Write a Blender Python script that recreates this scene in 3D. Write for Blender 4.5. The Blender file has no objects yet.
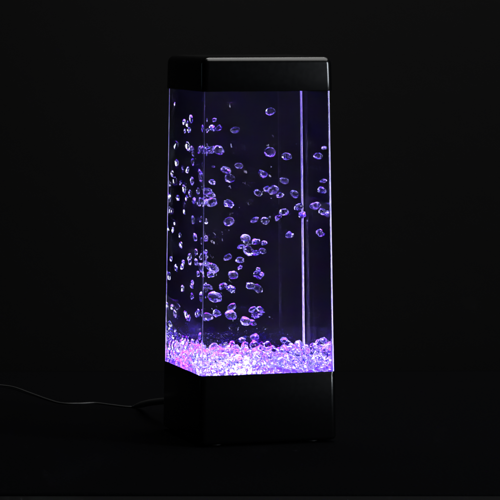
import bpy, bmesh, math, random
import numpy as np
from mathutils import Vector, Matrix, noise
random.seed(7); rng = np.random.default_rng(7)
S = bpy.context.scene
COL = S.collection
PI = math.pi

# ------------------------------------------------------------------ measures (metres)
YAW = math.radians(16.9)
CAM = Vector((0.0012, -2.2954, 0.3281)); PITCH = math.radians(4.607); FPX = 3010.4
Z_BASE, Z_LID, Z_TOP = 0.0541, 0.2658, 0.2915
def half(z): return 0.0524 - (z - Z_BASE) * 0.01417          # outer half width of the acrylic
WALL = 0.0022
Z_FLOOR = 0.0490                                              # the lit floor of the tank
R3 = Matrix.Rotation(YAW, 4, 'Z')

# ------------------------------------------------------------------ helpers
def tag(o, label=None, cat=None, group=None, kind=None):
    if label: o['label'] = label
    if cat: o['category'] = cat
    if group: o['group'] = group
    if kind: o['kind'] = kind
    return o
def obj(name, bm, mat, parent=None, smooth=None):
    me = bpy.data.meshes.new(name)
    bmesh.ops.recalc_face_normals(bm, faces=bm.faces)
    bm.to_mesh(me); bm.free()
    me.materials.append(mat)
    if smooth is not None:
        for p in me.polygons: p.use_smooth = True
        if smooth < 179: me.set_sharp_from_angle(angle=math.radians(smooth))
    o = bpy.data.objects.new(name, me); COL.objects.link(o)
    if parent: o.parent = parent
    return o
def ring(h, r, n=8):
    pts = []
    for q, (sx, sy) in enumerate(((1, 1), (-1, 1), (-1, -1), (1, -1))):
        for k in range(n + 1):
            a = q * PI/2 + k / n * PI/2
            pts.append((sx * (h - r) + r * math.cos(a), sy * (h - r) + r * math.sin(a)))
    return pts
def loft(bm, rows, n=8, close=False):
    """rows: (z, half, corner radius); closes both ends, or joins last to first"""
    rs = []
    for z, h, r in rows:
        rs.append([bm.verts.new((x, y, z)) for x, y in ring(h, r, n)])
    m = len(rs[0])
    pairs = list(zip(rs, rs[1:])) + ([(rs[-1], rs[0])] if close else [])
    for a, b in pairs:
        for i in range(m):
            bm.faces.new((a[i], a[(i+1) % m], b[(i+1) % m], b[i]))
    if not close:
        bm.faces.new(rs[0][::-1]); bm.faces.new(rs[-1])
def cyl(bm, x, y, z0, z1, r, n=24, r1=None):
    r1 = r if r1 is None else r1
    a = [bm.verts.new((x + r*math.cos(2*PI*i/n), y + r*math.sin(2*PI*i/n), z0)) for i in range(n)]
    b = [bm.verts.new((x + r1*math.cos(2*PI*i/n), y + r1*math.sin(2*PI*i/n), z1)) for i in range(n)]
    for i in range(n): bm.faces.new((a[i], a[(i+1) % n], b[(i+1) % n], b[i]))
    bm.faces.new(a[::-1]); bm.faces.new(b)

# ------------------------------------------------------------------ materials
def mat(name):
    m = bpy.data.materials.new(name); m.use_nodes = True
    nt = m.node_tree; nt.nodes.clear()
    return m, nt, nt.nodes.new('ShaderNodeOutputMaterial')
def principled(name, col, rough, spec=0.5, bump=None, coat=0):
    m, nt, out = mat(name)
    p = nt.nodes.new('ShaderNodeBsdfPrincipled')
    p.inputs['Base Color'].default_value = (*col, 1); p.inputs['Roughness'].default_value = rough
    p.inputs['Specular IOR Level'].default_value = spec
    p.inputs['Coat Weight'].default_value = coat
    if bump:
        sc, st, rv = bump
        tc = nt.nodes.new('ShaderNodeTexCoord')
        nz = nt.nodes.new('ShaderNodeTexNoise'); nz.inputs['Scale'].default_value = sc; nz.inputs['Detail'].default_value = 5
        nt.links.new(tc.outputs['Object'], nz.inputs['Vector'])
        b = nt.nodes.new('ShaderNodeBump'); b.inputs['Strength'].default_value = st; b.inputs['Distance'].default_value = 0.001
        nt.links.new(nz.outputs['Fac'], b.inputs['Height']); nt.links.new(b.outputs['Normal'], p.inputs['Normal'])
        mr = nt.nodes.new('ShaderNodeMapRange')
        mr.inputs['To Min'].default_value = max(0, rough - rv); mr.inputs['To Max'].default_value = rough + rv
        nt.links.new(nz.outputs['Fac'], mr.inputs['Value']); nt.links.new(mr.outputs['Result'], p.inputs['Roughness'])
    nt.links.new(p.outputs[0], out.inputs['Surface'])
    return m
def emission(name, col, st):
    m, nt, out = mat(name)
    e = nt.nodes.new('ShaderNodeEmission')
    e.inputs['Color'].default_value = (*col, 1); e.inputs['Strength'].default_value = st
    nt.links.new(e.outputs[0], out.inputs['Surface'])
    return m

M_PLASTIC = principled('black_plastic', (0.0012, 0.0012, 0.0013), 0.19, 0.5, (300, 0.008, 0.02))
M_RUBBER = principled('rubber', (0.012, 0.012, 0.012), 0.45)
M_CABLE = principled('cable_jacket', (0.03, 0.03, 0.03), 0.5)
M_CLOTH = principled('black_cloth', (0.0028, 0.0028, 0.0032), 0.95, 0.0, (260, 0.5, 0.05))
M_DROP = principled('backdrop_cloth', (0.0062, 0.0060, 0.0059), 1.0, 0.0, (40, 0.5, 0.0))

N_WALL = 1.36
# acrylic: outer surface of the tank, air to acrylic
M_ACRYLIC, nt, out = mat('clear_acrylic')
g = nt.nodes.new('ShaderNodeBsdfGlass'); g.inputs['IOR'].default_value = N_WALL; g.inputs['Roughness'].default_value = 0.0
g.inputs['Color'].default_value = (0.97, 0.97, 0.98, 1)
nt.links.new(g.outputs[0], out.inputs['Surface'])
# water: acrylic to water, with a little suspended haze
M_WATER, nt, out = mat('water')
g = nt.nodes.new('ShaderNodeBsdfGlass'); g.inputs['IOR'].default_value = 1.333 / N_WALL; g.inputs['Roughness'].default_value = 0.0
g.inputs['Color'].default_value = (1, 1, 1, 1)
nt.links.new(g.outputs[0], out.inputs['Surface'])
v = nt.nodes.new('ShaderNodeVolumeScatter'); v.inputs['Color'].default_value = (0.9, 0.9, 0.95, 1)
v.inputs['Density'].default_value = 0.075; v.inputs['Anisotropy'].default_value = 0.2
nt.links.new(v.outputs[0], out.inputs['Volume'])
# beads: acrylic in water
M_BEAD, nt, out = mat('clear_bead')
g = nt.nodes.new('ShaderNodeBsdfGlass'); g.inputs['IOR'].default_value = 1.30; g.inputs['Roughness'].default_value = 0.0
t = nt.nodes.new('ShaderNodeBsdfTransparent'); mx = nt.nodes.new('ShaderNodeMixShader'); mx.inputs[0].default_value = 0.05
nt.links.new(g.outputs[0], mx.inputs[1]); nt.links.new(t.outputs[0], mx.inputs[2])
nt.links.new(mx.outputs[0], out.inputs['Surface'])

# floating beads: the same acrylic with slightly frosted, scattering skins
M_FLOAT, nt, out = mat('frosted_bead')
g = nt.nodes.new('ShaderNodeBsdfGlass'); g.inputs['IOR'].default_value = 1.30; g.inputs['Roughness'].default_value = 0.0
t = nt.nodes.new('ShaderNodeBsdfTranslucent'); d_ = nt.nodes.new('ShaderNodeBsdfDiffuse')
for n_ in (t, d_): n_.inputs['Color'].default_value = (0.9, 0.9, 0.9, 1)
m1 = nt.nodes.new('ShaderNodeMixShader'); m1.inputs[0].default_value = 0.5
mx = nt.nodes.new('ShaderNodeMixShader'); mx.inputs[0].default_value = 0.02
nt.links.new(t.outputs[0], m1.inputs[1]); nt.links.new(d_.outputs[0], m1.inputs[2])
nt.links.new(g.outputs[0], mx.inputs[1]); nt.links.new(m1.outputs[0], mx.inputs[2])
nt.links.new(mx.outputs[0], out.inputs['Surface'])

# ------------------------------------------------------------------ setting: table under black cloth, backdrop
bm = bmesh.new()
nx, ny = 90, 70
X0, X1, Y0, Y1 = -1.0, 1.0, -0.2705, 0.415
grid = []
for j in range(ny + 1):
    row = []
    for i in range(nx + 1):
        x = X0 + (X1 - X0) * i / nx; y = Y0 + (Y1 - Y0) * j / ny
        d = max(0, (math.hypot(x, y) - 0.10) / 0.1); d = min(1, d)
        z = 0.0012 * d * (noise.noise(Vector((x * 2.2 + 3, y * 9, 1.3))))
        if x > 0.1: z += 0.0022 * d * math.exp(-((y - 0.33 + 0.10 * (x - 0.1)) / 0.008) ** 2) * min(1, (x - .1) / .1)
        row.append(bm.verts.new((x, y, min(z, 0.0025) - (0.0 if d else 0.0))))
    grid.append(row)
for j in range(ny):
    for i in range(nx):
        bm.faces.new((grid[j][i], grid[j][i+1], grid[j+1][i+1], grid[j+1][i]))
# rolled hem along the front
prev = grid[0]
for a in range(1, 7):
    t_ = a / 6 * PI/2
    row = [bm.verts.new((v.co.x, Y0 - 0.0025 * math.sin(t_), v.co.z - 0.0025 * (1 - math.cos(t_)))) for v in grid[0]]
    for i in range(nx): bm.faces.new((row[i], row[i+1], prev[i+1], prev[i]))
    prev = row
prev = grid[-1]
row = [bm.verts.new((v.co.x, Y1 + 0.006, v.co.z - 0.006)) for v in prev]
for i in range(nx): bm.faces.new((prev[i], prev[i+1], row[i+1], row[i]))
row2 = [bm.verts.new((v.co.x, Y1 + 0.006, -0.45)) for v in prev]
for i in range(nx): bm.faces.new((row[i], row[i+1], row2[i+1], row2[i]))
o = obj('table_surface', bm, M_CLOTH, None, 180); tag(o, kind='structure')

# the bare front strip of the table board that carries the cloth
M_BOARD = principled('dark_table_board', (0.006, 0.006, 0.0062), 0.9, 0.03, (60, 0.3, 0.1))
bm = bmesh.new(); bmesh.ops.create_cube(bm, size=1)
for v in bm.verts: v.co = Vector((v.co.x * 2.0, -0.36 + v.co.y * 0.24, -0.0135 + v.co.z * 0.022))
bmesh.ops.bevel(bm, geom=bm.edges[:], offset=0.002, segments=2, affect='EDGES')
tag(obj('table_board', bm, M_BOARD, None, 40), kind='structure')

bm = bmesh.new(); rows = []
for j in range(41):
    r_ = []
    for i in range(121):
        x = -1.8 + 3.6 * i / 120; z = -0.5 + 2.2 * j / 40
        y = 0.78 + 0.02 * noise.noise(Vector((x * 2.1, z * 0.5, 4))) + 0.006 * math.sin(x * 11 + z)
        r_.append(bm.verts.new((x, y, z)))
    rows.append(r_)
for a, b in zip(rows, rows[1:]):
    for i in range(120): bm.faces.new((a[i], a[i+1], b[i+1], b[i]))
o = obj('backdrop', bm, M_DROP, None, 180); tag(o, kind='structure')

# ------------------------------------------------------------------ the lamp
lamp = bpy.data.objects.new('water_lamp', None); COL.objects.link(lamp)
lamp.rotation_euler = (0, 0, YAW)
tag(lamp, 'tall square water lamp with black lid and base, clear tank glowing violet', 'lamp')

bm = bmesh.new()
gap = half(Z_BASE) + 0.0003; dz = 0.0022
loft(bm, [(0.0022, 0.0522, 0.0035), (0.0030, 0.0534, 0.0042), (0.0045, 0.0540, 0.0045), (0.0495, 0.05335, 0.0045), (0.0510, 0.05325, 0.0045),
          (0.0528, 0.05320, 0.0040), (0.0541, 0.05305, 0.0036), (0.05405, gap, 0.0026), (0.0472, gap, 0.0026)])
obj('base', bm, M_PLASTIC, lamp, 40)
for sx in (-1, 1):
    for sy in (-1, 1):
        bm = bmesh.new(); cyl(bm, sx * 0.038, sy * 0.038, 0.0, 0.0024, 0.0048, r1=0.0052)
        obj('foot', bm, M_RUBBER, lamp, 40)
bm = bmesh.new()
hb, ht = 0.05120, 0.05090
gl = half(Z_LID) + 0.0003
rows = [(0.2735, gl, 0.0026), (Z_LID + .0002, gl, 0.0026), (Z_LID, hb - 0.0003, 0.0046), (Z_LID + 0.0006, hb, 0.0048)]
re = 0.0060
rows.append((Z_TOP - re, ht, 0.0054))
for a in range(1, 9):
    t_ = a / 8 * PI/2
    rows.append((Z_TOP - re + re * math.sin(t_), ht - re * (1 - math.cos(t_)), max(0.0015, 0.0054 - re * (1 - math.cos(t_)) * .7)))
loft(bm, rows)
obj('lid', bm, M_PLASTIC, lamp, 50)

RC = 0.0024
zb, zt = 0.0476, 0.2730
bm = bmesh.new(); loft(bm, [(zb, half(zb), RC), (zt, half(zt), RC)], 10)
tank = obj('tank', bm, M_ACRYLIC, lamp, 30)
wb, wt = 0.0488, 0.2722
bm = bmesh.new(); loft(bm, [(wb, half(wb) - WALL, 0.0004), (wt, half(wt) - WALL, 0.0004)], 4)
water = obj('water', bm, M_WATER, lamp, 30)

# lit floor: a translucent diffuser over a ring of LEDs
M_DIFF, nt, out = mat('lit_diffuser')
tc = nt.nodes.new('ShaderNodeTexCoord')
em = nt.nodes.new('ShaderNodeEmission')
em.inputs['Color'].default_value = (0.05, 0.012, 1.0, 1); em.inputs['Strength'].default_value = 5
nt.links.new(em.outputs[0], out.inputs['Surface'])
bm = bmesh.new(); loft(bm, [(0.0490, 0.0492, 0.001), (0.0496, 0.0492, 0.001)], 3)
panel = obj('light_panel', bm, M_DIFF, lamp, 30)
leds = [(-0.015, -0.024, .0060, (0.44, 0.41, 1.0), 290), (0.004, 0.006, .0060, (0.17, 0.04, 1.0), 80), (-0.024, 0.022, .009, (0.17, 0.008, 1.0), 105),
        (0.026, 0.024, .007, (0.17, 0.012, 1.0), 85), (0.028, -0.020, .005, (0.13, 0.10, 1.0), 60), (-0.037, -0.030, .005, (0.09, 0.06, 1.0), 55),
        (0.006, 0.036, .0045, (1.0, 0.01, 0.5), 34), (0.042, 0.018, .0028, (1.0, 0.02, 0.6), 12)]
for x, y, r, c, st in leds:
    bm = bmesh.new(); cyl(bm, x, y, 0.0496, 0.0506, r, 20, r * .85)
    obj('led', bm, emission('led_light', c, st), lamp, 30)

# unseen glow strips added under the acrylic edges to brighten the bonded seams
M_EDGE = emission('edge_fill', (0.62, 0.52, 1.0), 50)
he = half(0.0476)
for q in range(4):
    bm = bmesh.new(); bmesh.ops.create_cube(bm, size=1)
    for v in bm.verts: v.co = Vector((v.co.x * 2 * (he - 0.003), -(he - 0.0012) + v.co.y * 0.0018, 0.04736 + v.co.z * 0.0002))
    bm.transform(Matrix.Rotation(q * PI/2, 4, 'Z'))
    obj('edge_fill_strip', bm, M_EDGE, lamp)
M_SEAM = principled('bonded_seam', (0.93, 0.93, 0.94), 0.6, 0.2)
M_SEAM_DIM = principled('dimmed_seam', (0.22, 0.24, 0.30), 0.6, 0.2)  # darker copy of the seam colour, makes the front-left edge line look less lit
for sx, sy, r in ((-1, -1, .00012), (1, -1, .0004), (1, 1, .00022), (-1, 1, .0005)):
    bm = bmesh.new(); n = 10; rows_ = []
    for z in (0.0482, 0.2726):
        h = half(z) - RC + (RC - r - 0.00006) * 0.7071
        rows_.append([bm.verts.new((sx * h + r * math.cos(2*PI*i/n), sy * h + r * math.sin(2*PI*i/n), z)) for i in range(n)])
    for i in range(n): bm.faces.new((rows_[0][i], rows_[0][(i+1) % n], rows_[1][(i+1) % n], rows_[1][i]))
    bm.faces.new(rows_[0]); bm.faces.new(rows_[1])
    obj('seam', bm, M_SEAM_DIM if sx + sy == -2 else M_SEAM, lamp, 60)

# ------------------------------------------------------------------ beads
def bead_mesh(k, facet, M_=None):
    bm = bmesh.new()
    bmesh.ops.create_icosphere(bm, subdivisions=2 if facet else 4, radius=1)
    off = Vector((k * 3.7, k * 1.3, k * 9.1))
    for v in bm.verts:
        n = v.co.normalized()
        d = 1 + (0.38 if facet else 0.16) * noise.noise(n * 1.5 + off) + (0.16 if facet else 0.07) * noise.noise(n * 3.2 + off)
        v.co = n * d
        v.co.z *= (0.58 if M_ else 0.72) + 0.05 * (k % 4)
    me = bpy.data.meshes.new('bead'); 
    m = max(v.co.length for v in bm.verts)
    for v in bm.verts: v.co /= m
    bmesh.ops.recalc_face_normals(bm, faces=bm.faces)
    bm.to_mesh(me); bm.free(); me.materials.append(M_ or M_BEAD)
    for p in me.polygons: p.use_smooth = not facet
    return me
SMOOTH = [bead_mesh(k, False) for k in range(6)]
FACET = [bead_mesh(k + 20, True) for k in range(6)]
SMOOTH_F = [bead_mesh(k + 40, False, M_FLOAT) for k in range(8)]
FACET_F = [bead_mesh(k + 60, True, M_FLOAT) for k in range(8)]
def bead(p_local, r, mesh, tilt=0.5):
    o = bpy.data.objects.new('bead', mesh); COL.objects.link(o)
    o.location = R3 @ Vector(p_local)
    o.rotation_euler = (random.uniform(-tilt, tilt), random.uniform(-tilt, tilt), random.uniform(0, 2 * PI))
    o.scale = (r, r, r)
    return o

# where a bead must float to be seen at a given spot of the photograph through the front or the side pane
cosp, sinp = math.cos(PITCH), math.sin(PITCH)
def through(x, y, pane, want):
    """want(p) -> True once the refracted ray has gone far enough; returns the point in tank coordinates"""
    d = Vector(((x - 250) / FPX, cosp - (y - 250) / FPX * sinp * 1.0, -sinp - (y - 250) / FPX * cosp)).normalized()
    Ri = R3.inverted()
    o = Ri @ CAM; d = (Ri.to_3x3() @ d).normalized()
    sl = 0.01417
    if pane == 'front': n = Vector((0, -1, sl)).normalized(); p0 = Vector((0, -half(Z_BASE), Z_BASE))
    else: n = Vector((-1, 0, sl)).normalized(); p0 = Vector((-half(Z_BASE), 0, Z_BASE))
    t = (p0 - o).dot(n) / d.dot(n); e = o + d * t
    c = -d.dot(n); eta = 1 / 1.333
    k = 1 - eta * eta * (1 - c * c)
    w = (d * eta + n * (eta * c - math.sqrt(k))).normalized()
    return e, w

placed = []
def clear_of(p, r):
    return all((p - q).length > (r + s) * 0.93 for q, s in placed)
# x, y in the photograph, width in its pixels, kind (s smooth / f facetted), label
FRONT = [
 (214.5,120,5,'s','tiny clear bead just above the topmost violet cluster beside the front edge'),
 (212,128,9,'f','violet facetted bead, near half of the topmost pair beside the front edge'),
 (219,128,8,'f','pale violet bead, far half of the topmost pair beside the front edge'),
 (235.4,130,10.5,'s','round clear bead alone in the upper water, right of the topmost violet pair'),
 (208,149,9,'f','bright violet bead straddling the front edge, second cluster below the lid'),
 (219,150,12,'s','C-shaped clear bead ending the second cluster below the lid'),
 (213.6,166.6,3.5,'s','pinhead clear bead between two big clusters near the front edge'),
 (226,170,12,'s','big violet topped bead resting on another in the upper water'),
 (230,178,11,'s','round clear bead directly under the big violet topped bead'),
 (239,165.5,9,'s','tilted oval bead leaning off the big violet topped bead'),
 (212,182,8,'f','clear bead capping the violet stack beside the front edge'),
 (210,194,13,'f','large violet bead in the middle of the stack beside the front edge'),
 (212,202,12,'s','dense violet bead at the foot of the stack beside the front edge'),
 (229,203.5,12,'f','white-streaked wedge-shaped bead floating clear of the violet stack'),
 (229,221.5,11.5,'s','clear bowl-shaped bead alone below the wedge-shaped one'),
 (245.5,238,11,'s','bright violet ring bead on top of the mid-water cluster'),
 (241,247,9,'f','small clear bead low on the near side of the mid-water cluster'),
 (249,251,12,'s','big white-rimmed bead at the heart of the mid-water cluster'),
 (256,241.5,11,'f','violet bead topping the far side of the mid-water cluster'),
 (264,243,8,'f','small pink tipped bead at the far end of the mid-water cluster'),
 (256,253,11,'f','white-spotted bead under the far side of the mid-water cluster'),
 (262.5,251,8,'s','small oval bead tucked at the lower far end of the mid-water cluster'),
 (228,257,9.5,'s','clear bead with one white tip, alone near the mid-water cluster'),
 (240,260,10,'s','oval violet bead just below the mid-water cluster'),
 (240,267.5,6,'f','dim magenta bead hanging under the oval violet bead'),
 (207,264,9,'f','violet bead pressed to the front edge halfway up the tank'),
 (213,268,14,'s','large white-rimmed bead at the front edge halfway up the tank'),
 (233,275,11,'s','dim round violet bead, perfectly ring-like, in the lower water'),
 (258.5,269,6,'f','tiny violet bead sitting on the upper of two stacked beads'),
 (258.5,275,12,'f','pink and violet bead, upper of two stacked one over the other'),
 (258,288.5,11.5,'s','round clear ring bead, lower of two stacked one over the other'),
 (223,286,11,'f','bright violet bead with pink flecks beside the magenta bead'),
 (231,289,11,'f','magenta tinted bead with a white edge in the lower water'),
 (210,287,8,'s','small clear bead near the front edge above the wide violet bead'),
 (215,297,15,'s','widest violet bead in the lower water near the front edge'),
 (232,307,9.5,'s','tilted violet bead on top of a flat pink one'),
 (231,315,13,'s','flat wide bead with a pink centre above the pile'),
 (217,313,10,'f','clear bead leaning between the wide violet bead and the pile'),
 (208,317,13,'f','violet facetted bead by the front edge just above the pile'),
 (245.5,321,11.5,'s','round dark-centred bead low over the brightest part of the pile'),
 (252.5,322.5,9,'s','violet bead touching the round dark-centred one above the pile'),
 (252.5,309.5,8.5,'s','pink tipped bead on the near side of the low pink pair'),
 (260.5,310,10.5,'f','pink tipped bead on the far side of the low pink pair'),
 (270.5,111.5,11,'s','highest bead of all, a lone crescent just under the lid'),
 (270,152,12,'s','round hook-lit bead in the empty upper middle of the tank'),
 (286.5,156.5,11,'s','flat oval bead beside the round hook-lit one'),
 (318,156,9.5,'s','dim flat bead high up between the two bright edge lines'),
 (284,180.5,10.5,'s','flat violet bead floating above the double bead'),
 (258,193,9,'s','thin crescent bead alone between the centre and the double bead'),
 (273,190,12,'s','clear round half of the double bead'),
 (280,195,9,'f','violet half of the double bead'),
 (294,194,10,'s','upright crescent bead just short of the inner edge line'),
 (298,207,10,'s','clear ragged bead crossing the inner edge line'),
 (302,215,9,'f','violet bead under the clear one on the inner edge line'),
 (316.5,205.5,9,'s','tilted clear bead above the large violet one near the right edge'),
 (323.0,212,10,'f','large violet bead near the right edge'),
 (284,212,10,'s','violet oval bead, upper of a slanting pair in mid water'),
 (278,217.5,9,'f','pinkish bead, lower of a slanting pair in mid water'),
 (265,220.6,9.5,'s','clear bead lit on one side, left of the slanting pair'),
 (289,235,10,'f','spiky violet and pink bead alone beside the inner edge line'),
 (320,233,10,'f','pink and white bead lowest of those near the right edge'),
 (326.5,181,8,'f','pink-violet bead pressed to the right edge, upper of the bright edge column'),
 (326,190,11,'f','tall bright violet bead pressed to the right edge below another'),
 (327,148,6,'s','sliver of a bead high against the right edge'),
 (284,340,8,'s','pink edged bead standing upright on top of the pile'),
 (323,340,8,'f','dim magenta bead resting on the pile near the right edge'),
 (242,340,8,'f','white bead standing proud of the brightest part of the pile'),
]
for x, y, w, kd, lab in FRONT:
    r = w * 0.00040
    e, dr = through(x, y, 'front', None)
    ok = None
    for tries in range(600):
        t = random.uniform(0.004, 0.092)
        p = e + dr * t
        h = half(p.z) - WALL - r * 1.0
        if abs(p.x) > h or abs(p.y) > h: continue
        u, v_ = p.x + half(p.z), p.y + half(p.z)
        if v_ > 1.0 * u + 0.004 and tries < 300 and random.random() < .9: continue
        if not clear_of(p, r) and tries < 500: continue
        ok = p; break
    if ok is None:
        p = e + dr * (r + WALL + 0.001); h = half(p.z) - WALL - r; p.x = max(-h, min(h, p.x)); ok = p
    placed.append((ok, r))
    b = bead(ok, r, random.choice(SMOOTH_F if kd == 's' else FACET_F), 0.55)
    tag(b, lab, 'bead', 'clear beads floating in the tank')
SIDE = [(174.8,104,5),(187.5,124,8),(185,131,7),(190,149,9),(184,122,8),(191,119,10),(189,130,10),(187.5,146,11),(193,154,8),(199,150,10),(176.7,163,10),(192.7,162,9),(172.4,173.6,9),
 (187.5,170,9),(199,173,11),(192,181,10),(184,189,10),(178,198,10),(186.6,198,9),(198,191,9),(202,188,9),(194,201,11),(184,212,7),(193,220,10),(200,219,9),
 (173,230,8),(180,235,8),(195,237,11),(201,241,9),(181,245,10),(189.5,257,12),(196,252,9),(196,262,9),(171,259,8),(176,268,10),(182,267,10),(190,262,8),
 (198,274,9),(182.4,288.5,9),(192,284,11),(192,296,10),(175,314,10),(172,307,7),(188.5,318,11),(196,314,12),(202,285,10),(199,336,9)]
ORD = 'topmost,second,third,fourth,fifth,sixth,seventh,eighth,ninth,tenth,eleventh,twelfth,thirteenth,fourteenth,fifteenth,sixteenth,seventeenth,eighteenth,nineteenth,twentieth'.split(',')
ORD += ['twenty-' + s for s in ORD[1:9]]
SIDE.sort(key=lambda s: s[1])
for i, (x, y, w) in enumerate(SIDE):
    r = w * 0.00042
    e, dr = through(x, y, 'side', None)
    ok = None
    for tries in range(600):
        t = random.uniform(0.006, 0.10)
        p = e + dr * t
        h = half(p.z) - WALL - r * 1.0
        if abs(p.x) > h or abs(p.y) > h: continue
        u, v_ = p.x + half(p.z), p.y + half(p.z)
        if u > 0.218 * v_ + 0.001 and tries < 560: continue
        if not clear_of(p, r) and tries < 400: continue
        ok = p; break
    if ok is None:
        p = e + dr * 0.010; h = half(p.z) - WALL - r
        p.x = max(-h, min(h, p.x)); p.y = max(-h, min(h, p.y)); ok = p
    placed.append((ok, r))
    b = bead(ok, r, random.choice(SMOOTH_F + FACET_F), 0.6)
    n_ = len(SIDE)
    lab = ('narrow violet bead behind the side pane, %s down from the lid' % ORD[i]) if i < n_ // 2 else ('narrow violet bead behind the side pane, %s up from the pile' % ORD[n_ - 1 - i])
    tag(b, lab.replace('topmost down from', 'nearest below').replace('topmost up from', 'nearest above'), 'bead', 'clear beads floating in the tank')

# the pile: spheres relaxed under gravity inside the tank
N = 680
rad = rng.uniform(0.0024, 0.0042, N)
hw = half(0.06) - WALL - 0.0003
P = np.column_stack([rng.uniform(-hw, hw, N), rng.uniform(-hw, hw, N), rng.uniform(0.055, 0.125, N)])
zf = 0.0508
for it in range(420):
    P[:, 2] -= 0.00025 if it < 380 else 0
    for sub in range(2):
        D = P[:, None, :] - P[None, :, :]
        L = np.sqrt((D ** 2).sum(-1)) + 1e-9
        ov = (rad[:, None] + rad[None, :]) * 0.97 - L
        np.fill_diagonal(ov, 0); ov = np.clip(ov, 0, None)
        P += ((ov / L)[:, :, None] * D).sum(1) * 0.30
        for a in (0, 1): P[:, a] = np.clip(P[:, a], -hw + rad, hw - rad)
        P[:, 2] = np.maximum(P[:, 2], zf + rad)
top = P[:, 2].max()
score = []
for i in range(N):
    x, y, z = P[i]
    s_ = min(y + hw, (x + hw) * 1.2) - rad[i]
    above = (P[:, 2] > z + 0.004) & (np.hypot(P[:, 0] - x, P[:, 1] - y) < 0.006)
    if not above.any(): s_ = min(s_, 0.004)
    score.append(s_)
order = np.argsort(score)
n_ind = 183
pile_bm = bmesh.new()
for rank, i in enumerate(order):
    p = Vector(P[i]); me = random.choice(FACET + FACET + SMOOTH)
    if rank < n_ind:
        b = bead(p, rad[i], me, 1.5)
        tag(b, 'small clear bead packed in the glowing white and violet pile on the tank floor', 'bead', 'clear beads packed in the pile')
    else:
        n0 = len(pile_bm.verts)
        pile_bm.from_mesh(me); pile_bm.verts.ensure_lookup_table()
        Mx = R3 @ Matrix.Translation(p) @ Matrix.Rotation(random.uniform(0, 6), 4, 'X') @ Matrix.Rotation(random.uniform(0, 6), 4, 'Z') @ Matrix.Scale(rad[i], 4)
        for v in pile_bm.verts[n0:]: v.co = Mx @ v.co
o = obj('bead_pile', pile_bm, M_BEAD, None)
tag(o, 'clear beads filling the middle of the glowing pile', 'bead', None, 'stuff')
print('pile top', top)

# ------------------------------------------------------------------ cable
def ground_at(x, y, z=0.0):
    d = Vector(((x - 250) / FPX, cosp - (y - 250) / FPX * sinp, -sinp - (y - 250) / FPX * cosp))
    return CAM + d * ((z - CAM.z) / d.z)
def tube(bm, pts, rs, n=12):
    prev = None; L = len(pts)
    for k in range(L):
        t = (pts[min(L-1, k+1)] - pts[max(0, k-1)]).normalized()
        up = Vector((0, 0, 1)); s = t.cross(up).normalized(); u2 = s.cross(t)
        row = [bm.verts.new(pts[k] + (s * math.cos(2*PI*i/n) + u2 * math.sin(2*PI*i/n)) * rs[k]) for i in range(n)]
        if prev:
            for i in range(n): bm.faces.new((prev[i], prev[(i+1) % n], row[(i+1) % n], row[i]))
        else: bm.faces.new(row[::-1])
        prev = row
    bm.faces.new(prev)
def spline(P_, n=10):
    out = []
    Q = [P_[0]] + P_ + [P_[-1]]
    for k in range(1, len(Q) - 2):
        for j in range(n):
            t = j / n; a, b, c, d = Q[k-1], Q[k], Q[k+1], Q[k+2]
            out.append(0.5 * ((2*b) + (c-a)*t + (2*a-5*b+4*c-d)*t*t + (3*b-a-3*c+d)*t**3))
    out.append(P_[-1]); return out
cab = bpy.data.objects.new('power_cable', None); COL.objects.link(cab)
cr = 0.0007
pix = [(-60, 381), (-25, 383), (0, 385.2), (14, 387.3), (30, 393), (48, 399.5), (62, 403.2), (78, 403.6), (95, 403), (112, 405), (124, 406.5), (132, 407)]
pts = [ground_at(a, b, cr + .0004) for a, b in pix]
cab.location = pts[-1].copy()
loc = lambda L_: [q - cab.location for q in L_]
bm = bmesh.new(); sp = spline(loc(pts)); tube(bm, sp, [cr] * len(sp))
obj('wire', bm, M_CABLE, cab, 180)
# plug: a long moulded boot lifted to the socket in the side of the base
sock = R3 @ Vector((-0.046, 0.0532, 0.0225))
a = pts[-1]
b1 = ground_at(138, 406.2, 0.0022); b2 = a.lerp(sock, 0.45) + Vector((0, 0, 0.001))
c = [b1, a.lerp(sock, .4) + Vector((0, 0, .0012)), a.lerp(sock, .72) + Vector((0, 0, .0012)), sock]
c = [pts[-1]] + [ground_at(140, 405, 0.004), a.lerp(sock, .5) + Vector((0, 0, .001)), sock]
bm = bmesh.new(); sp = spline(loc(c), 12)
rs = [cr + (0.0026 - cr) * min(1, k / 14) for k in range(len(sp))]
tube(bm, sp, rs)
obj('plug', bm, M_RUBBER, cab, 180)
tag(cab, 'thin black power cable trailing across the dark table to the lamp base', 'cable')

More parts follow.
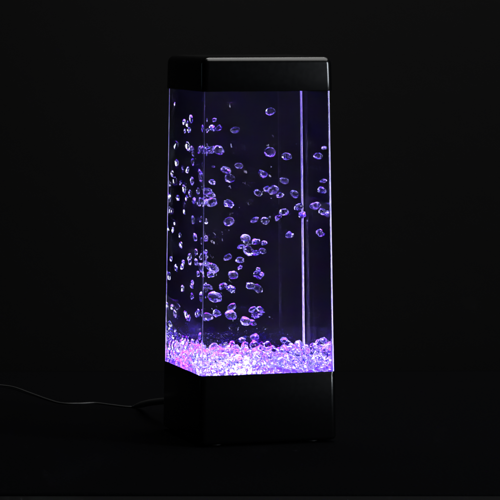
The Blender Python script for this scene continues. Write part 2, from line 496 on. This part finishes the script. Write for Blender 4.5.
# ------------------------------------------------------------------ camera
cd = bpy.data.cameras.new('camera'); cam = bpy.data.objects.new('camera', cd); COL.objects.link(cam)
cam.location = CAM; cam.rotation_euler = (PI/2 - PITCH, 0, 0)
cd.sensor_width = 36; cd.lens = FPX * 36 / 500; cd.clip_start = 0.05; cd.clip_end = 100
S.camera = cam

# ------------------------------------------------------------------ studio lamps
def area(name, loc, target, sx, sy, power, col=(1, 1, 1), spread=180):
    ld = bpy.data.lights.new(name, 'AREA'); ld.shape = 'RECTANGLE'; ld.size = sx; ld.size_y = sy; ld.energy = power; ld.color = col
    ld.spread = math.radians(spread)
    o = bpy.data.objects.new(name, ld); COL.objects.link(o); o.location = loc
    o.rotation_euler = (Vector(target) - Vector(loc)).to_track_quat('-Z', 'Y').to_euler()
    return o
area('overhead_softbox', (0.36, 0.02, 1.35), (0, 0, 0.25), 0.95, 1.0, 4.8, (1, 1, 0.97), 130)
area('softbox_right', (1.05, -0.60, 0.30), (0, 0, 0.2), 0.22, 1.1, 9.0, (0.85, 0.92, 1), 120)
area('backdrop_fill', (0.3, 0.50, 1.0), (0.1, 0.80, -0.1), 1.2, 0.1, 3.5, (1, 0.99, 0.96), 120)  # added fill lamp out of frame, brightens the lower backdrop
area('softbox_left', (-1.2, 0.35, 0.30), (0, 0, 0.2), 0.3, 0.7, 0.06, (0.6, 0.85, 1), 120)

w = bpy.data.worlds.new('World'); S.world = w; w.use_nodes = True
w.node_tree.nodes['Background'].inputs[0].default_value = (0.5, 0.5, 0.55, 1)
w.node_tree.nodes['Background'].inputs[1].default_value = 0.0006

S.view_settings.view_transform = 'Standard'; S.view_settings.look = 'None'
S.view_settings.exposure = 0; S.view_settings.gamma = 1
S.render.engine = 'CYCLES'
cy = S.cycles
cy.max_bounces = 40; cy.transmission_bounces = 36; cy.glossy_bounces = 16; cy.diffuse_bounces = 2; cy.volume_bounces = 2
cy.transparent_max_bounces = 24
cy.sample_clamp_indirect = 80; cy.sample_clamp_direct = 0; cy.blur_glossy = 0.0
cy.use_denoising = True
cy.use_adaptive_sampling = False
